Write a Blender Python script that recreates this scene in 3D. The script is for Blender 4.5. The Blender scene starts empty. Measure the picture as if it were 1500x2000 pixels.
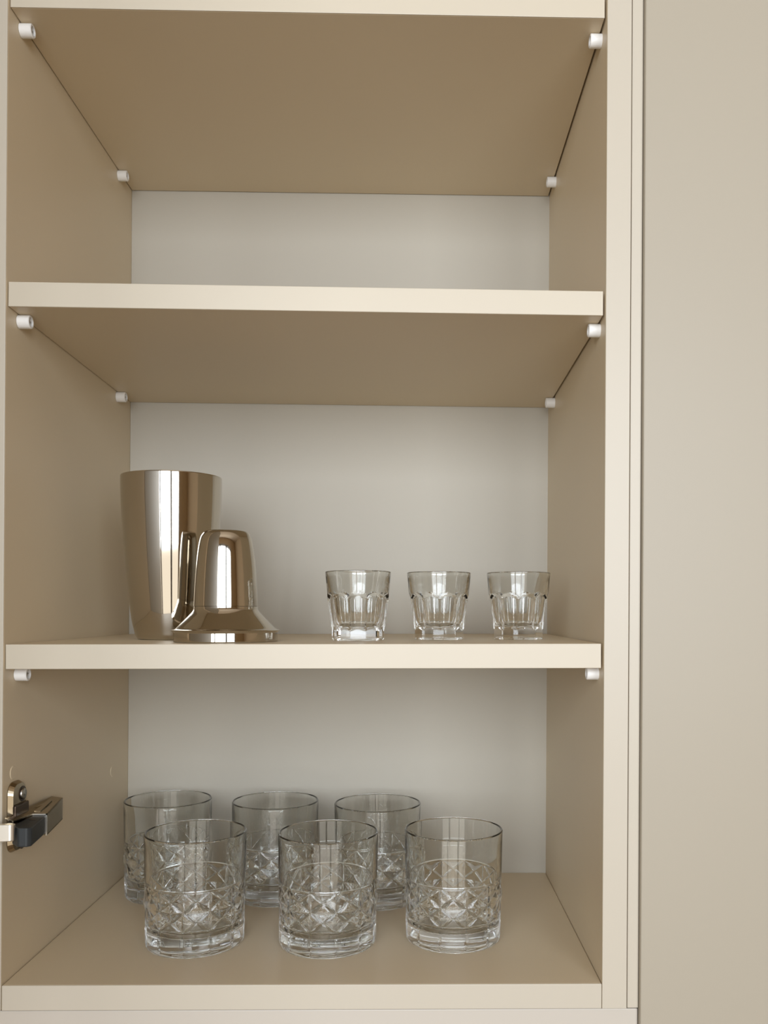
import bpy, bmesh, math, random
from mathutils import Vector, Matrix

PI = math.pi
scene = bpy.context.scene
col = scene.collection
Z0 = 1.35            # height of the cabinet floor above the room floor

# ------------------------------------------------------------------ camera
FPX, CX, CY = 1712.376, 847.470, 1197.471
cam_data = bpy.data.cameras.new('camera')
cam = bpy.data.objects.new('camera', cam_data)
col.objects.link(cam)
cam_data.sensor_fit = 'HORIZONTAL'
cam_data.sensor_width = 36.0
# portrait frame: with a horizontal fit the width 1500 px carries the sensor width
cam_data.lens = FPX / 1500.0 * 36.0
cam_data.shift_x = -(CX - 750.0) / 1500.0
cam_data.shift_y = (CY - 1000.0) / 1500.0
cam_data.clip_start = 0.01
rt = Vector((0.99974738, -0.02166597, 0.00597999))
dn = Vector((0.00603199, 0.00233576, -0.99997908))
fw = Vector((0.02165155, 0.99976254, 0.00246585))
up = -dn
cam.matrix_world = Matrix(((rt.x, up.x, -fw.x, 0.29339), (rt.y, up.y, -fw.y, -0.63286),
                           (rt.z, up.z, -fw.z, 0.26611 + Z0), (0, 0, 0, 1)))
scene.camera = cam

# ------------------------------------------------------------------ light
world = bpy.data.worlds.new('world')
scene.world = world
world.use_nodes = True
world.node_tree.nodes['Background'].inputs[0].default_value = (0.75, 0.82, 0.9, 1)
world.node_tree.nodes['Background'].inputs[1].default_value = 0.3


def area(name, loc, size, size_y, power, color, rot):
    l = bpy.data.lights.new(name, 'AREA')
    l.shape = 'RECTANGLE'
    l.size, l.size_y = size, size_y
    l.energy = power
    l.color = color
    o = bpy.data.objects.new(name, l)
    o.location = loc
    o.rotation_euler = rot
    col.objects.link(o)
    return o


# daylight in the opening of the window behind the camera (faces the cabinet, +Y)
WX0, WX1, WZ0, WZ1, WY = -1.00, 1.42, 0.15, 2.50, -2.05
WZM = 1.48          # the upper part looks at the open sky, the lower part at the ground outside
area('window_sky', ((WX0 + WX1) / 2, WY - 0.06, (WZM + WZ1) / 2), WX1 - WX0, WZ1 - WZM, 62.0,
     (0.90, 0.965, 1.05), (PI / 2, 0, 0))
area('window_ground', ((WX0 + WX1) / 2, WY - 0.06, (WZM + WZ0) / 2), WX1 - WX0, WZM - WZ0, 12.5,
     (1.0, 0.88, 0.72), (PI / 2, 0, 0))

scene.view_settings.view_transform = 'Standard'
scene.view_settings.look = 'None'
scene.view_settings.exposure = 0.22
scene.view_settings.gamma = 1.0
scene.view_settings.use_curve_mapping = False
scene.cycles.max_bounces = 24
scene.cycles.diffuse_bounces = 6
scene.cycles.transmission_bounces = 24
scene.cycles.glossy_bounces = 8


# ------------------------------------------------------------------ materials
def mat(name, color, rough=0.5, metal=0.0, trans=0.0, ior=1.5, bump=0.0, bscale=400.0, vary=0.0, vscale=6.0, spec=0.5, aniso=0.0):
    m = bpy.data.materials.new(name)
    m.use_nodes = True
    nt = m.node_tree
    b = nt.nodes['Principled BSDF']
    b.inputs['Base Color'].default_value = (*color, 1)
    b.inputs['Roughness'].default_value = rough
    b.inputs['Metallic'].default_value = metal
    b.inputs['IOR'].default_value = ior
    b.inputs['Transmission Weight'].default_value = trans
    b.inputs['Specular IOR Level'].default_value = spec
    b.inputs['Anisotropic'].default_value = aniso
    tc = nt.nodes.new('ShaderNodeTexCoord')
    if vary > 0:
        n = nt.nodes.new('ShaderNodeTexNoise')
        n.inputs['Scale'].default_value = vscale
        n.inputs['Detail'].default_value = 4
        r = nt.nodes.new('ShaderNodeMixRGB')
        r.inputs[1].default_value = (*[c * (1 - vary) for c in color], 1)
        r.inputs[2].default_value = (*[min(1, c * (1 + vary)) for c in color], 1)
        nt.links.new(tc.outputs['Object'], n.inputs['Vector'])
        nt.links.new(n.outputs['Fac'], r.inputs[0])
        nt.links.new(r.outputs[0], b.inputs['Base Color'])
    if bump > 0:
        n2 = nt.nodes.new('ShaderNodeTexNoise')
        n2.inputs['Scale'].default_value = bscale
        n2.inputs['Detail'].default_value = 2
        bp = nt.nodes.new('ShaderNodeBump')
        bp.inputs['Strength'].default_value = bump
        bp.inputs['Distance'].default_value = 0.0004
        nt.links.new(tc.outputs['Object'], n2.inputs['Vector'])
        nt.links.new(n2.outputs['Fac'], bp.inputs['Height'])
        nt.links.new(bp.outputs[0], b.inputs['Normal'])
    return m


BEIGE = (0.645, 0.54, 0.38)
M_board = mat('beige_laminate', BEIGE, 0.42, bump=0.06, vary=0.012)  # golden cast of the shaded interior is mixed into this colour
M_front_lit = mat('laminate_front_lit', (0.56, 0.50, 0.395), 0.4, bump=0.04, vary=0.01)  # same laminate as the boards, light on the front edges put into the tone
M_front_dim = mat('laminate_front_dim', (0.515, 0.465, 0.378), 0.4, bump=0.04, vary=0.01)  # darker copy, weaker light on the carcass fronts put into the colour
M_door = mat('beige_door_dim', (0.385, 0.342, 0.268), 0.46, bump=0.05, vary=0.012)  # same beige made darker, light falling off to the right put into it
M_back = mat('pale_hardboard', (0.455, 0.418, 0.345), 0.55, bump=0.05, vary=0.012)
M_low = mat('pale_panel', (0.52, 0.475, 0.41), 0.45, bump=0.05, vary=0.01)
M_pin = mat('white_plastic', (0.82, 0.80, 0.76), 0.4, vary=0.01)
M_screw = mat('zinc_screw', (0.42, 0.41, 0.38), 0.3, 1.0, vary=0.05, vscale=900)
M_steel = mat('polished_steel', (0.54, 0.50, 0.435), 0.055, 1.0, vary=0.015, vscale=30)
M_hinge = mat('nickel_plate', (0.37, 0.305, 0.21), 0.2, 1.0, vary=0.04, vscale=80)
M_bright = mat('bright_nickel', (0.86, 0.82, 0.74), 0.35, 1.0, vary=0.03, vscale=80)
M_dark = mat('dark_link_steel', (0.10, 0.075, 0.06), 0.3, 1.0, vary=0.1, vscale=100)
M_damper = mat('slate_plastic', (0.022, 0.026, 0.028), 0.5, vary=0.05, vscale=90)
M_glass = mat('clear_glass', (0.985, 0.997, 0.989), 0.0, trans=1.0, ior=1.5, vary=0.002)
M_wall = mat('wall_paint', (0.56, 0.445, 0.30), 0.85, bump=0.1, vary=0.02)
M_ceil = mat('ceiling_paint', (0.60, 0.50, 0.38), 0.9, bump=0.1, vary=0.01)
M_floor = mat('floor_oak', (0.20, 0.125, 0.065), 0.5, bump=0.1, vary=0.12, vscale=3)
M_frame = mat('window_paint', (0.12, 0.10, 0.085), 0.45, vary=0.02)


# ------------------------------------------------------------------ helpers
def tag(o, label=None, cat=None, group=None, kind=None):
    if label: o['label'] = label
    if cat: o['category'] = cat
    if group: o['group'] = group
    if kind: o['kind'] = kind
    return o


def empty(name, loc):
    o = bpy.data.objects.new(name, None)
    o.empty_display_size = 0.05
    o.location = loc
    col.objects.link(o)
    return o


def link_bm(name, bm, m, parent=None, loc=(0, 0, 0), rot=(0, 0, 0), smooth=False):
    bmesh.ops.recalc_face_normals(bm, faces=bm.faces)
    me = bpy.data.meshes.new(name)
    bm.to_mesh(me)
    bm.free()
    me.materials.append(m)
    if smooth:
        for p in me.polygons: p.use_smooth = True
    o = bpy.data.objects.new(name, me)
    o.location = loc
    o.rotation_euler = rot
    col.objects.link(o)
    if parent: o.parent = parent
    return o


def box_into(bm, a, b, bevel=0.0, seg=2):
    """axis-aligned box from corner a to corner b, its edges rounded"""
    t = bmesh.new()
    bmesh.ops.create_cube(t, size=1)
    for v in t.verts:
        for k in range(3):
            v.co[k] = a[k] + (v.co[k] + 0.5) * (b[k] - a[k])
    if bevel:
        bmesh.ops.bevel(t, geom=t.edges[:], offset=bevel, segments=seg, affect='EDGES', profile=0.5)
    me = bpy.data.meshes.new('t')
    t.to_mesh(me); t.free()
    bm.from_mesh(me)
    bpy.data.meshes.remove(me)
    return bm


def box(name, a, b, m, parent=None, bevel=0.0006, loc=(0, 0, 0), rot=(0, 0, 0)):
    return link_bm(name, box_into(bmesh.new(), a, b, bevel), m, parent, loc, rot)


def prism_into(bm, poly, ext, axis):
    """polygon (u,v) extruded along an axis from ext[0] to ext[1]"""
    def P(u, v, w):
        return {'x': (w, u, v), 'y': (u, w, v), 'z': (u, v, w)}[axis]
    lo = [bm.verts.new(P(u, v, ext[0])) for u, v in poly]
    hi = [bm.verts.new(P(u, v, ext[1])) for u, v in poly]
    bm.faces.new(lo); bm.faces.new(hi[::-1])
    n = len(poly)
    for i in range(n):
        bm.faces.new((lo[i], lo[(i + 1) % n], hi[(i + 1) % n], hi[i]))
    return bm


def lathe_into(bm, prof, n=96, radial=None, axis='z', origin=(0, 0, 0)):
    """prof: list of (r, z). radial(i, r, z, theta) may change r."""
    rows = []
    for i, (r, z) in enumerate(prof):
        if r <= 1e-7:
            rows.append([(0.0, 0.0, z)]); continue
        row = []
        for k in range(n):
            th = 2 * PI * k / n
            rr = radial(i, r, z, th) if radial else r
            row.append((rr * math.cos(th), rr * math.sin(th), z))
        rows.append(row)
    def tr(p):
        if axis == 'x': p = (p[2], p[0], p[1])
        if axis == '-x': p = (-p[2], p[0], p[1])
        return (p[0] + origin[0], p[1] + origin[1], p[2] + origin[2])
    vr = [[bm.verts.new(tr(p)) for p in row] for row in rows]
    for a, b in zip(vr[:-1], vr[1:]):
        if len(a) == 1 and len(b) == 1: continue
        for k in range(n):
            k2 = (k + 1) % n
            if len(a) == 1: bm.faces.new((a[0], b[k2], b[k]))
            elif len(b) == 1: bm.faces.new((a[k], a[k2], b[0]))
            else: bm.faces.new((a[k], a[k2], b[k2], b[k]))
    return bm


def sharp(o, deg):
    me = o.data
    bm = bmesh.new(); bm.from_mesh(me)
    for e in bm.edges:
        if len(e.link_faces) == 2 and e.calc_face_angle(0) > math.radians(deg):
            e.smooth = False
    bm.to_mesh(me); bm.free()
    return o


# ------------------------------------------------------------------ room
RX0, RX1, RY0, RY1, RZ1 = -1.5, 2.6, WY, 0.30, 2.95
tag(box('floor', (RX0, RY0, -0.05), (RX1, RY1, 0), M_floor, bevel=0), kind='structure')
tag(box('ceiling', (RX0, RY0, RZ1), (RX1, RY1, RZ1 + 0.05), M_ceil, bevel=0), kind='structure')
tag(box('wall_back', (RX0, RY1, 0), (RX1, RY1 + 0.1, RZ1), M_wall, bevel=0), kind='structure')
tag(box('wall_left', (RX0 - 0.1, RY0, 0), (RX0, RY1, RZ1), M_wall, bevel=0), kind='structure')
tag(box('wall_right', (RX1, RY0, 0), (RX1 + 0.1, RY1, RZ1), M_wall, bevel=0), kind='structure')
bm = bmesh.new()
box_into(bm, (RX0, RY0 - 0.12, 0), (WX0, RY0, RZ1))
box_into(bm, (WX1, RY0 - 0.12, 0), (RX1, RY0, RZ1))
box_into(bm, (WX0, RY0 - 0.12, 0), (WX1, RY0, WZ0))
box_into(bm, (WX0, RY0 - 0.12, WZ1), (WX1, RY0, RZ1))
tag(link_bm('wall_front', bm, M_wall), kind='structure')
bm = bmesh.new()
for a, b in (((WX0, WZ0), (WX0 + 0.05, WZ1)), ((WX1 - 0.05, WZ0), (WX1, WZ1)), ((WX0, WZ0), (WX1, WZ0 + 0.05)),
             ((WX0, WZ1 - 0.05), (WX1, WZ1)), ((0.56, WZ0), (0.70, WZ1)), ((-0.35, WZ0), (-0.27, WZ1))):  # wide middle bar is added to give a dark streak in the tin's reflection
    box_into(bm, (a[0], WY - 0.05, a[1]), (b[0], WY - 0.005, b[1]))
tag(link_bm('window_1', bm, M_frame), kind='structure')

# ------------------------------------------------------------------ cabinet carcass
W, D, T = 0.4305, 0.274, 0.0178
ZT = 0.98
cab = empty('open_cabinet', (W / 2, 0.0, Z0 - T))
tag(cab, 'open beige laminate cabinet carcass holding three shelves, hinge at its left side', 'cabinet')
CO = Vector((-W / 2, 0.0, T))     # cabinet floor corner in the cabinet's own space


def cbox(name, a, b, m, parent=None, bevel=0.0006):
    pa = parent or cab
    off = CO
    return box(name, tuple(Vector(a) + off), tuple(Vector(b) + off), m, pa, bevel)


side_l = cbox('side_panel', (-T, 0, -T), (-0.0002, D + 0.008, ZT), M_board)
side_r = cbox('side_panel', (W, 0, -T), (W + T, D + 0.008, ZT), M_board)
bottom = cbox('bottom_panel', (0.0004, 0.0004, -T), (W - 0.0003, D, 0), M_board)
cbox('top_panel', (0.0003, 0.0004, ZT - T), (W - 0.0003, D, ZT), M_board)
cbox('back_panel', (0.0, D, -T), (W, D + 0.006, ZT), M_back, bevel=0)
# small round hole covers on the left side
EDGE_T = 0.0009  # thickness of the front strips added to carry the lit tone
cbox('lit_front', (-T, -EDGE_T, -T), (-0.0002, -0.00002, ZT), M_front_dim, side_l, 0.0004)
cbox('lit_front', (W, -EDGE_T, -T), (W + T, -0.00002, ZT), M_front_dim, side_r, 0.0004)
cbox('lit_front', (0.0004, 0.0004 - EDGE_T, -T), (W - 0.0003, 0.00038, 0), M_front_dim, bottom, 0.0004)
for y, z in ((0.2270, 0.1125), (0.0160, 0.1490)):
    bm = bmesh.new()
    lathe_into(bm, [(0, 0.0005), (0.0046, 0.0005), (0.0051, 0.0002), (0.0051, -0.0003)], 32, axis='x',
               origin=tuple(Vector((-0.0002, y, z)) + CO))
    link_bm('hole_cover', bm, M_board, side_l)

# the cabinet's own door, swung wide open to the left
dbm = bmesh.new()
box_into(dbm, (-0.02, -0.456, 0), (0.0, 0.0, ZT + T - 0.006), 0.001)
door = link_bm('door', dbm, M_door, cab, tuple(Vector((-0.024, -0.026, -T + 0.003)) + CO), (0, 0, math.radians(-1)))


# shelf pins: white sleeve + metal screw
def plane_z(sh, x, y):
    return sh['z'] + sh['ax'] * x + sh['ay'] * (y - 0.003)


SH = [  # underside height at the front left corner, slope along x, slope along y
    dict(z=0.7011, ax=0.0024, ay=-0.0020),
    dict(z=0.4860, ax=-0.0021, ay=-0.0115),
    dict(z=0.2256, ax=0.0065, ay=0.0060),
]
PR = 0.0049


def make_pin():
    bm = bmesh.new()
    lathe_into(bm, [(0.0030, 0.0), (PR, 0.0), (PR, 0.0082), (PR - 0.0005, 0.0088), (0.0034, 0.0088), (0.0032, 0.0070), (0.0030, 0.0)], 32, axis='x')
    pin = link_bm('shelf_pin', bm, M_pin, cab, smooth=True)
    sharp(pin, 35)
    bm = bmesh.new()
    lathe_into(bm, [(0, 0.0076), (0.0016, 0.0076), (0.0024, 0.0064), (0.0031, 0.0060), (0.0031, 0.001), (0, 0.001)], 20, axis='x')
    box_into(bm, (0.0070, -0.0020, -0.0004), (0.0079, 0.0020, 0.0004))
    sc = link_bm('screw', bm, M_screw, pin)
    return pin, sc


pin0, sc0 = make_pin()
first = True
for sh in SH:
    for left in (True, False):
        for y in (0.0205, 0.2335):
            x = 0.0 if left else W
            zc = plane_z(sh, 0.005 if left else W - 0.005, y) - PR - 0.0001
            if first:
                p, first = pin0, False
            else:
                p = pin0.copy(); col.objects.link(p); p.parent = cab
                s = sc0.copy(); col.objects.link(s); s.parent = p
            p.location = Vector((x, y, zc)) + CO
            p.rotation_euler = (0.3, 0, 0) if left else (0, 0, PI)

# ------------------------------------------------------------------ hinge (part of the cabinet)
def H(*p): return tuple(Vector(p) + CO)


# arm: an open channel that leans a little towards the side panel at its rear
A = [(0.0200, 0.0276, 0.1003, 0.1162), (0.0118, 0.0772, 0.1008, 0.1180)]   # X outer, y, z low, z high at front and rear
bm = bmesh.new()
t = 0.0009
(x0, y0, zl0, zh0), (x1, y1, zl1, zh1) = A
xi0, xi1 = 0.0035, 0.0030
def quad_slab(bm, pts, nrm, th):
    n = Vector(nrm).normalized() * th
    lo = [bm.verts.new(H(*p)) for p in pts]
    hi = [bm.verts.new(Vector(H(*p)) + n) for p in pts]
    bm.faces.new(lo); bm.faces.new(hi[::-1])
    for i in range(len(pts)):
        j = (i + 1) % len(pts)
        bm.faces.new((lo[i], lo[j], hi[j], hi[i]))
quad_slab(bm, [(x0, y0, zl0), (x1, y1, zl1), (x1, y1, zh1), (x0, y0, zh0)], (-1, 0, 0), t)
quad_slab(bm, [(xi0, y0, zh0 + 0.0035), (0.0095, y0, zh0), (x0, y0, zh0), (x1, y1, zh1), (xi1, y1, zh1 + 0.0012)], (0, 0, -1), t)
quad_slab(bm, [(xi0, -0.004, zh0 + 0.0045), (0.0085, -0.002, zh0 + 0.0020), (0.0095, y0, zh0), (xi0, y0, zh0 + 0.0035)], (0, 0, -1), t)
quad_slab(bm, [(xi0, y0, zl0), (x0, y0, zl0), (x1, y1, zl1), (xi1, y1, zl1)], (0, 0, 1), t)
quad_slab(bm, [(xi1, y1, zl1), (x1, y1, zl1), (x1, y1, zh1), (xi1, y1, zh1)], (0, -1, 0), t)
hinge = link_bm('hinge', bm, M_hinge, cab)
hinge['label'] = 'nickel soft-close hinge on the left side panel'
# bright turned edge round the mouth of the channel
bm = bmesh.new()
box_into(bm, H(0.0085, y0 - 0.0006, zh0 - 0.0008), H(x0 + 0.0002, y0, zh0 + 0.0002))
box_into(bm, H(x0 - 0.0008, y0 - 0.0006, zl0), H(x0 + 0.0002, y0, zh0 + 0.0002))
link_bm('channel_edge', bm, M_bright, hinge)
# raised rib on the channel's top
bm = bmesh.new()
quad_slab(bm, [(0.0060, y0 + 0.006, zh0 + 0.0002), (0.0125, y0 + 0.006, zh0 + 0.0002), (0.0085, y1 - 0.012, zh1 + 0.0002), (0.0055, y1 - 0.012, zh1 + 0.0002)], (0, 0, 1), 0.0007)
link_bm('arm_rib', bm, M_hinge, hinge)
# wing mounting plate with rounded ends
def rounded_rect(y0, y1, z0, z1, r, n=7):
    pts = []
    for cy_, cz_, a0 in ((y1 - r, z1 - r, 0), (y0 + r, z1 - r, PI / 2), (y0 + r, z0 + r, PI), (y1 - r, z0 + r, 3 * PI / 2)):
        for k in range(n + 1):
            a = a0 + PI / 2 * k / n
            pts.append((cy_ + r * math.cos(a), cz_ + r * math.sin(a)))
    return pts
bm = bmesh.new()
outer = rounded_rect(0.0062, 0.0305, 0.0912, 0.1425, 0.0085)
inner = rounded_rect(0.0076, 0.0285, 0.0928, 0.1409, 0.0075)
l0 = [bm.verts.new(H(0.0, a, b)) for a, b in outer]
l1 = [bm.verts.new(H(0.0006, a, b)) for a, b in outer]
l2 = [bm.verts.new(H(0.0040, a, b)) for a, b in inner]
n = len(outer)
for a, b in ((l0, l1), (l1, l2)):
    for i in range(n):
        j = (i + 1) % n
        bm.faces.new((a[i], a[j], b[j], b[i]))
bm.faces.new(l2); bm.faces.new(l0[::-1])
link_bm('mounting_plate', bm, M_hinge, hinge)
# screws on the plate
for z in (0.1325, 0.0975):
    bm = bmesh.new()
    lathe_into(bm, [(0, 0.0056), (0.0012, 0.0056), (0.0020, 0.0050), (0.0036, 0.0056), (0.0041, 0.0050), (0.0041, 0.0038)], 24, axis='x', origin=H(0.0, 0.0225, z))
    link_bm('plate_screw', bm, M_screw, hinge, smooth=True)
    bm = bmesh.new()
    lathe_into(bm, [(0.0042, 0.0040), (0.0042, 0.0043), (0.0056, 0.0043), (0.0058, 0.0040)], 28, axis='x', origin=H(0.0, 0.0225, z))
    link_bm('screw_ring', bm, M_dark, hinge)
# dark links between the arm and the plate
bm = bmesh.new()
box_into(bm, H(0.0035, -0.004, 0.1055), H(0.0125, 0.032, 0.1150), 0.0015)
box_into(bm, H(0.0015, -0.012, 0.1090), H(0.0095, 0.004, 0.1155), 0.0012)
box_into(bm, H(0.0036, 0.0070, 0.1180), H(0.0062, 0.0290, 0.1262), 0.0008)
link_bm('link', bm, M_dark, hinge)
# damper block
bm = bmesh.new()
poly = [(0.0145, -0.0105), (0.0165, -0.0125), (0.0225, -0.0122), (0.0247, -0.0095), (0.0184, 0.0330), (0.0100, 0.0330), (0.0085, -0.004)]
prism_into(bm, [(u + CO.x, v + CO.y) for u, v in poly], (0.1018 + CO.z, 0.1152 + CO.z), 'z')
bmesh.ops.bevel(bm, geom=bm.edges[:], offset=0.0009, segments=2, affect='EDGES', profile=0.5)
damper = link_bm('damper', bm, M_damper, hinge)
bm = bmesh.new()
box_into(bm, H(0.0135, 0.012, 0.1150), H(0.0180, 0.0134, 0.1155), 0.0)
link_bm('damper_slot', bm, M_dark, hinge)
# bright cup arm going out to the door
bm = bmesh.new()
poly = [(-0.036, -0.0400), (-0.012, -0.0175), (0.012, -0.0150), (0.0140, -0.0135), (0.0140, -0.0105), (0.010, -0.0100), (-0.012, -0.0128), (-0.036, -0.0350)]
prism_into(bm, [(u + CO.x, v + CO.y) for u, v in poly], (0.1063 + CO.z, 0.1182 + CO.z), 'z')
bmesh.ops.bevel(bm, geom=bm.edges[:], offset=0.0007, segments=2, affect='EDGES', profile=0.5)
link_bm('cup_arm', bm, M_bright, hinge)

# ------------------------------------------------------------------ shelves (lift out: things of their own)
LAB = ['bare beige shelf at the very top, with nothing on it and its whole underside showing',
       'empty beige shelf in the middle, above the metal shaker and small glasses',
       'beige shelf carrying the metal shaker and the three small glasses']
for sh, lab in zip(SH, LAB):
    xs, xe, ys, ye = 0.0003, W - 0.0014, 0.003, D - 0.001
    zz = sh['z'] + Z0
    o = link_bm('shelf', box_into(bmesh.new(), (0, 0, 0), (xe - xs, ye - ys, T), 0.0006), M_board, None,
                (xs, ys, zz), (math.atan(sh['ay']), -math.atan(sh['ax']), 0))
    link_bm('lit_front', box_into(bmesh.new(), (0, -0.0009, 0), (xe - xs, -0.00002, T), 0.0004), M_front_lit, o)  # strip added so the shelf front carries its lit tone
    tag(o, lab, 'shelf', 'shelves in the open cabinet')

# ------------------------------------------------------------------ neighbours of the cabinet
tall = empty('tall_cabinet', (W + 0.32, 0.0, 0.0))
tag(tall, 'tall closed cabinet with a plain beige door right of the open shelves', 'cabinet')
tx = W + 0.32
box('side_panel', (W + T + 0.0007 - tx, 0.0002, Z0 - T), (0.4570 - tx, RY1 - 0.002, Z0 + ZT), M_front_dim, tall)
box('door', (0.4573 - tx, -0.0050, 0.10), (W + 0.64 - tx, 0.0135, Z0 + ZT), M_door, tall, 0.0011)
box('carcass', (W + 2 * T + 0.001 - tx, 0.016, 0.10), (W + 0.64 - tx, RY1 - 0.002, Z0 + ZT), M_board, tall)
box('plinth', (W + 2 * T + 0.001 - tx, 0.05, 0.0), (W + 0.64 - tx, RY1 - 0.002, 0.10), M_board, tall)

low = empty('lower_cabinet', (W / 2, 0.0, 0.0))
tag(low, 'pale front of the unit directly below the open cabinet', 'cabinet')
box('front_panel', (-0.45 / 2 - 0.02, 0.0012, 0.10), (0.4569 - W / 2, 0.0215, Z0 - T - 0.0008), M_low, low, 0.0008)
box('carcass', (-0.45 / 2 - 0.02, 0.0225, 0.10), (0.4565 - W / 2, RY1 - 0.002, Z0 - T - 0.001), M_board, low)
box('plinth', (-0.45 / 2 - 0.02, 0.05, 0.0), (0.4565 - W / 2, RY1 - 0.002, 0.10), M_board, low)

# ------------------------------------------------------------------ cut whisky tumblers
def lerp(a, b, t): return a + (b - a) * t


TR, TB, TH = 0.0406, 0.0388, 0.0896
PZ0, PZ1 = 0.0198, 0.0510     # cut band
PM = (PZ0 + PZ1) / 2
NC = 12


def seg_dist(px, py, ax, ay, bx, by):
    dx, dy = bx - ax, by - ay
    t = max(0, min(1, ((px - ax) * dx + (py - ay) * dy) / (dx * dx + dy * dy)))
    return math.hypot(px - ax - t * dx, py - ay - t * dy)


CW = 2 * PI * 0.0398 / NC       # width of one column


def relief(u, z):
    """u: 0..1 inside one column. Outward height of the cut pattern."""
    x = (u - 0.5) * CW
    hw = CW / 2
    if z > PZ1 + 0.0004 or z < PZ0 - 0.0004:
        return 0.0
    y = z - PM
    hh = (PZ1 - PZ0) / 2
    ax = abs(x)
    dv = hw - ax                                   # vertical cut lines
    dt = hh - abs(y)                               # top and bottom border
    # X of the upper / lower cell: corners (hw, hh) .. centre (0, hh/2) .. (hw, 0)
    ay = abs(y)
    dx1 = seg_dist(ax, ay, hw, hh, 0, hh / 2)
    dx2 = seg_dist(ax, ay, 0, hh / 2, hw, 0)
    d = min(dv, dx1, dx2, max(dt, 0))
    g = max(0, 1 - d / 0.0011)
    h = min(d, 0.004) * 0.035 - 0.00060 * g * g * (3 - 2 * g)
    # stepped diamond between two stars
    inside = ay < hh / 2 * (1 - ax / hw)
    if inside:
        h += max(0, min(dx2 - 0.0016, 0.0005)) * 0.6 + max(0, dx2 - 0.0026) * 0.22
    return h


def make_tumbler():
    per = 26
    n = NC * per
    zs = [0.0, 0.0006, 0.0016, 0.0030, 0.006, 0.010, 0.014, 0.017, PZ0 - 0.0010, PZ0 - 0.0004]
    k = 62
    zs += [lerp(PZ0, PZ1, i / k) for i in range(k + 1)]
    zs += [PZ1 + 0.0004, PZ1 + 0.001, 0.056, 0.064, 0.074, 0.083, 0.0878, 0.0884, 0.0887]
    def outer_r(z): return lerp(TB, TR, z / TH) - (0.0010 * (1 - z / 0.0016) ** 2 if z < 0.0016 else 0)
    prof = [(0, 0.0022), (0.026, 0.0022), (0.031, 0.0012), (0.0345, 0.0)]     # hollowed foot
    prof += [(outer_r(z), z) for z in zs]
    n_out0 = 4
    n_out1 = len(prof)
    wall_top = 0.0018
    prof += [(TR - 0.0002, TH - 0.0006), (TR - 0.0006, TH - 0.0001), (TR - 0.0010, TH), (TR - 0.0014, TH - 0.0003), (TR - wall_top, TH - 0.0009), (TR - wall_top, TH - 0.0012), (TR - wall_top, TH - 0.0018)]
    ib = 0.0125
    for z in (0.080, 0.070, 0.060, 0.052, 0.044, 0.034, 0.026, 0.020):
        prof.append((lerp(TB - 0.0042, TR - 0.0019, (z - 0.012) / (TH - 0.012)), z))
    prof += [(0.0342, 0.0165), (0.0332, 0.0142), (0.0312, 0.0130), (0.028, 0.0126), (0.02, 0.0125), (0, 0.0125)]

    def rad(i, r, z, th):
        if not (n_out0 <= i < n_out1): 
            return r
        u = (th / (2 * PI) * NC) % 1.0
        h = relief(u, z)
        # shallow flutes run on down the foot, one below every column
        if 0.0016 < z < PZ0:
            d = min(u, 1 - u) * CW
            h -= 0.0006 * max(0, 1 - d / 0.0014)
            h += 0.0003 * math.sin(PI * u) * min(1, (PZ0 - z) / 0.003)
        return r + h
    bm = bmesh.new()
    lathe_into(bm, prof, n, rad)
    return sharp(link_bm('whisky_tumbler', bm, M_glass, smooth=True), 32)


tum = make_tumbler()
spots = [(0.1162, 0.0858, 0.00, 'clear cut-glass tumbler at the left of the front row on the cabinet floor'),
         (0.2240, 0.0843, 0.26, 'clear cut-glass tumbler in the middle of the front row on the cabinet floor'),
         (0.3266, 0.0946, 0.22, 'clear cut-glass tumbler at the right of the front row, standing apart on its right side'),
         (0.0591, 0.2100, 0.10, 'clear cut-glass tumbler in the back row, in the corner by the left side panel'),
         (0.1620, 0.2045, 0.33, 'clear cut-glass tumbler in the middle of the back row, between two front glasses'),
         (0.2594, 0.1946, 0.16, 'clear cut-glass tumbler at the right of the back row, half behind a front glass')]
for i, (x, y, rz, lab) in enumerate(spots):
    o = tum if i == 0 else tum.copy()
    if i: col.objects.link(o)
    o.location = (x, y, Z0 + 0.0001)
    o.rotation_euler = (0, 0, rz)
    tag(o, lab, 'glass', 'cut whisky tumblers on the cabinet floor')

# ------------------------------------------------------------------ small fluted glasses
S3 = SH[2]
TILT = (math.atan(S3['ay']), -math.atan(S3['ax']))
def top3(x, y): return plane_z(S3, x, y) + T + 0.0001 + Z0


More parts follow.
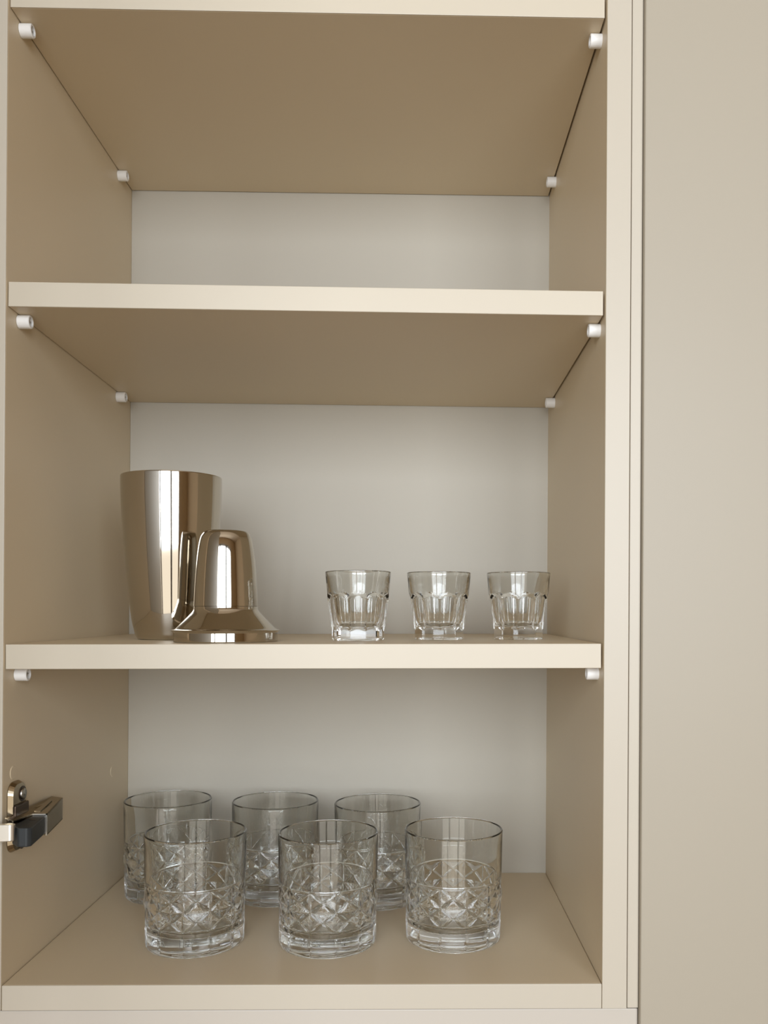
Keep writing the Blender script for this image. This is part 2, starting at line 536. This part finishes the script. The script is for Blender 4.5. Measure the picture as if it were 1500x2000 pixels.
def make_small():
    n_p, per = 10, 20
    n = n_p * per
    HT = 0.0556
    zs = [0.0, 0.0005, 0.0012, 0.004, 0.0074, 0.0082, 0.0088, 0.0095, 0.014, 0.020, 0.026] + [0.029 + 0.00055 * i for i in range(18)] + [0.040, 0.045, 0.050, 0.0542, 0.0547, 0.0549]
    def cone(z): return lerp(0.0217, 0.0266, z / HT)
    prof = [(0, 0.0014), (0.014, 0.0014), (0.0172, 0.0)]
    a = len(prof)
    prof += [(cone(z), z) for z in zs]
    b = len(prof)
    prof += [(0.0265, HT - 0.0004), (0.0260, HT), (0.0252, HT - 0.0006), (0.0251, HT - 0.0009), (0.0251, HT - 0.0014)]
    for z in (0.050, 0.043, 0.037, 0.030, 0.022, 0.016):
        prof.append((lerp(0.0168, 0.0250, (z - 0.011) / (HT - 0.011)), z))
    prof += [(0.0163, 0.0128), (0.0148, 0.0112), (0.012, 0.0105), (0, 0.0102)]
    half = PI / n_p

    def rad(i, r, z, th):
        if not (a <= i < b): return r
        loc = ((th / (2 * half)) % 1.0 - 0.5) * 2        # -1..1 across one panel
        pan = (lerp(0.0196, 0.0226, z / 0.036)) / math.cos(loc * half * 0.98)
        if z < 0.0082:                                   # faceted foot
            rr = 0.0199 / math.cos(loc * half)
            if z < 0.0012: rr -= 0.0008 * (1 - z / 0.0012)
            return rr
        arch = 0.0310 + 0.0058 * math.sqrt(max(0, 1 - loc * loc))
        tt = max(0, min(1, (z - arch) / 0.0022 + 0.5))
        tt = tt * tt * (3 - 2 * tt)
        pan -= 0.0005 * (1 - loc * loc)
        pan += 0.0006 * max(0, (abs(loc) - 0.86) / 0.14)
        low = min(1, (z - 0.0082) / 0.0015)
        pan = lerp(0.0199 / math.cos(loc * half), pan, low)
        return lerp(pan, r, tt)
    bm = bmesh.new()
    lathe_into(bm, prof, n, rad)
    return sharp(link_bm('small_glass', bm, M_glass, smooth=True), 32)


sg = make_small()
for i, (x, y, rz, lab) in enumerate([(0.2475, 0.0800, 0.05, 'small fluted glass nearest the metal shaker on the shelf'),
                                     (0.3134, 0.0975, 0.33, 'small fluted glass in the middle of the three on the shelf'),
                                     (0.3803, 0.1010, 0.18, 'small fluted glass nearest the right side panel of the cabinet')]):
    o = sg if i == 0 else sg.copy()
    if i: col.objects.link(o)
    o.location = (x, y, top3(x, y))
    o.rotation_euler = (*TILT, rz)
    tag(o, lab, 'glass', 'small fluted glasses on the shelf')

# ------------------------------------------------------------------ shaker tin and its top
def spline(pts, k=8):
    """Catmull-Rom through (r, z) points"""
    out = []
    P = [pts[0]] + list(pts) + [pts[-1]]
    for i in range(1, len(P) - 2):
        for j in range(k):
            t = j / k
            q = []
            for c in (0, 1):
                p0, p1, p2, p3 = P[i - 1][c], P[i][c], P[i + 1][c], P[i + 2][c]
                q.append(0.5 * (2 * p1 + (p2 - p0) * t + (2 * p0 - 5 * p1 + 4 * p2 - p3) * t * t + (3 * p1 - p0 - 3 * p2 + p3) * t ** 3))
            out.append(tuple(q))
    out.append(pts[-1])
    return out


px = 0.000432
body = [(63, 0.5), (67, 6), (69.6, 14), (76.4, 48), (85.4, 128), (91.5, 206), (94.6, 262), (95.6, 296), (95.6, 314)]
outer = [(r * px, z * px) for r, z in spline(body)]
HT = 314 * px
prof = [(0, 0.0012), (0.022, 0.0010), (0.0255, 0.0)] + outer + [(0.0411, HT + 0.0005), (0.0407, HT + 0.0004)]
prof += [(r - 0.0010, z) for r, z in outer[::-1] if z > 0.004] + [(0.024, 0.0035), (0, 0.0035)]
bm = bmesh.new()
lathe_into(bm, prof, 128)
x, y = 0.0887, 0.1115
tin = sharp(link_bm('shaker_tin', bm, M_steel, None, (x, y, top3(x, y)), (*TILT, 0), smooth=True), 40)
tag(tin, 'tall polished steel shaker tin standing behind the domed strainer on the shelf', 'shaker')

x, y = 0.1459, 0.0560
lid = empty('cocktail_strainer', (x, y, top3(x, y)))
lid.rotation_euler = (*TILT, 0)
tag(lid, 'polished steel cocktail strainer with flared collar and domed cap, set before the tall tin', 'strainer')
p4 = 0.0004003
bm = bmesh.new()
ring = [(0.0385, 0.0), (0.0396, 0.0002), (0.0399, 0.0007), (0.0399, 0.0009), (0.0399, 0.0012), (0.0399, 0.0066), (0.0399, 0.0069), (0.0399, 0.0072), (0.0402, 0.0078), (0.0413, 0.0082), (0.0415, 0.0087), (0.0411, 0.0092), (0.0400, 0.0095)]
cone = [(98 * p4, 24 * p4), (94 * p4, 26.8 * p4), (83 * p4, 38 * p4), (72.3 * p4, 49.2 * p4), (66 * p4, 56 * p4), (62.6 * p4, 61 * p4), (61.4 * p4, 65 * p4), (61 * p4, 68 * p4)]
top = [(r - 0.0009, z) for r, z in cone[::-1]] + [(0.0385, 0.0090), (0.0385, 0.0)]
lathe_into(bm, ring + spline(cone, 5) + top, 128)
sharp(link_bm('collar', bm, M_steel, lid, smooth=True), 40)
bm = bmesh.new()
cap = [(61.6, 68.6), (60.8, 90), (59.2, 118), (56.6, 152), (53.6, 178), (50.4, 197), (47.0, 207), (42.0, 213.2), (34, 215.5), (20, 216.4)]
cs = [(r * p4, z * p4) for r, z in spline(cap, 5)]
cs = [(60.6 * p4, 68.3 * p4)] + cs + [(0, 216.6 * p4)]
lathe_into(bm, cs, 128)
sharp(link_bm('cap', bm, M_steel, lid, smooth=True), 45)
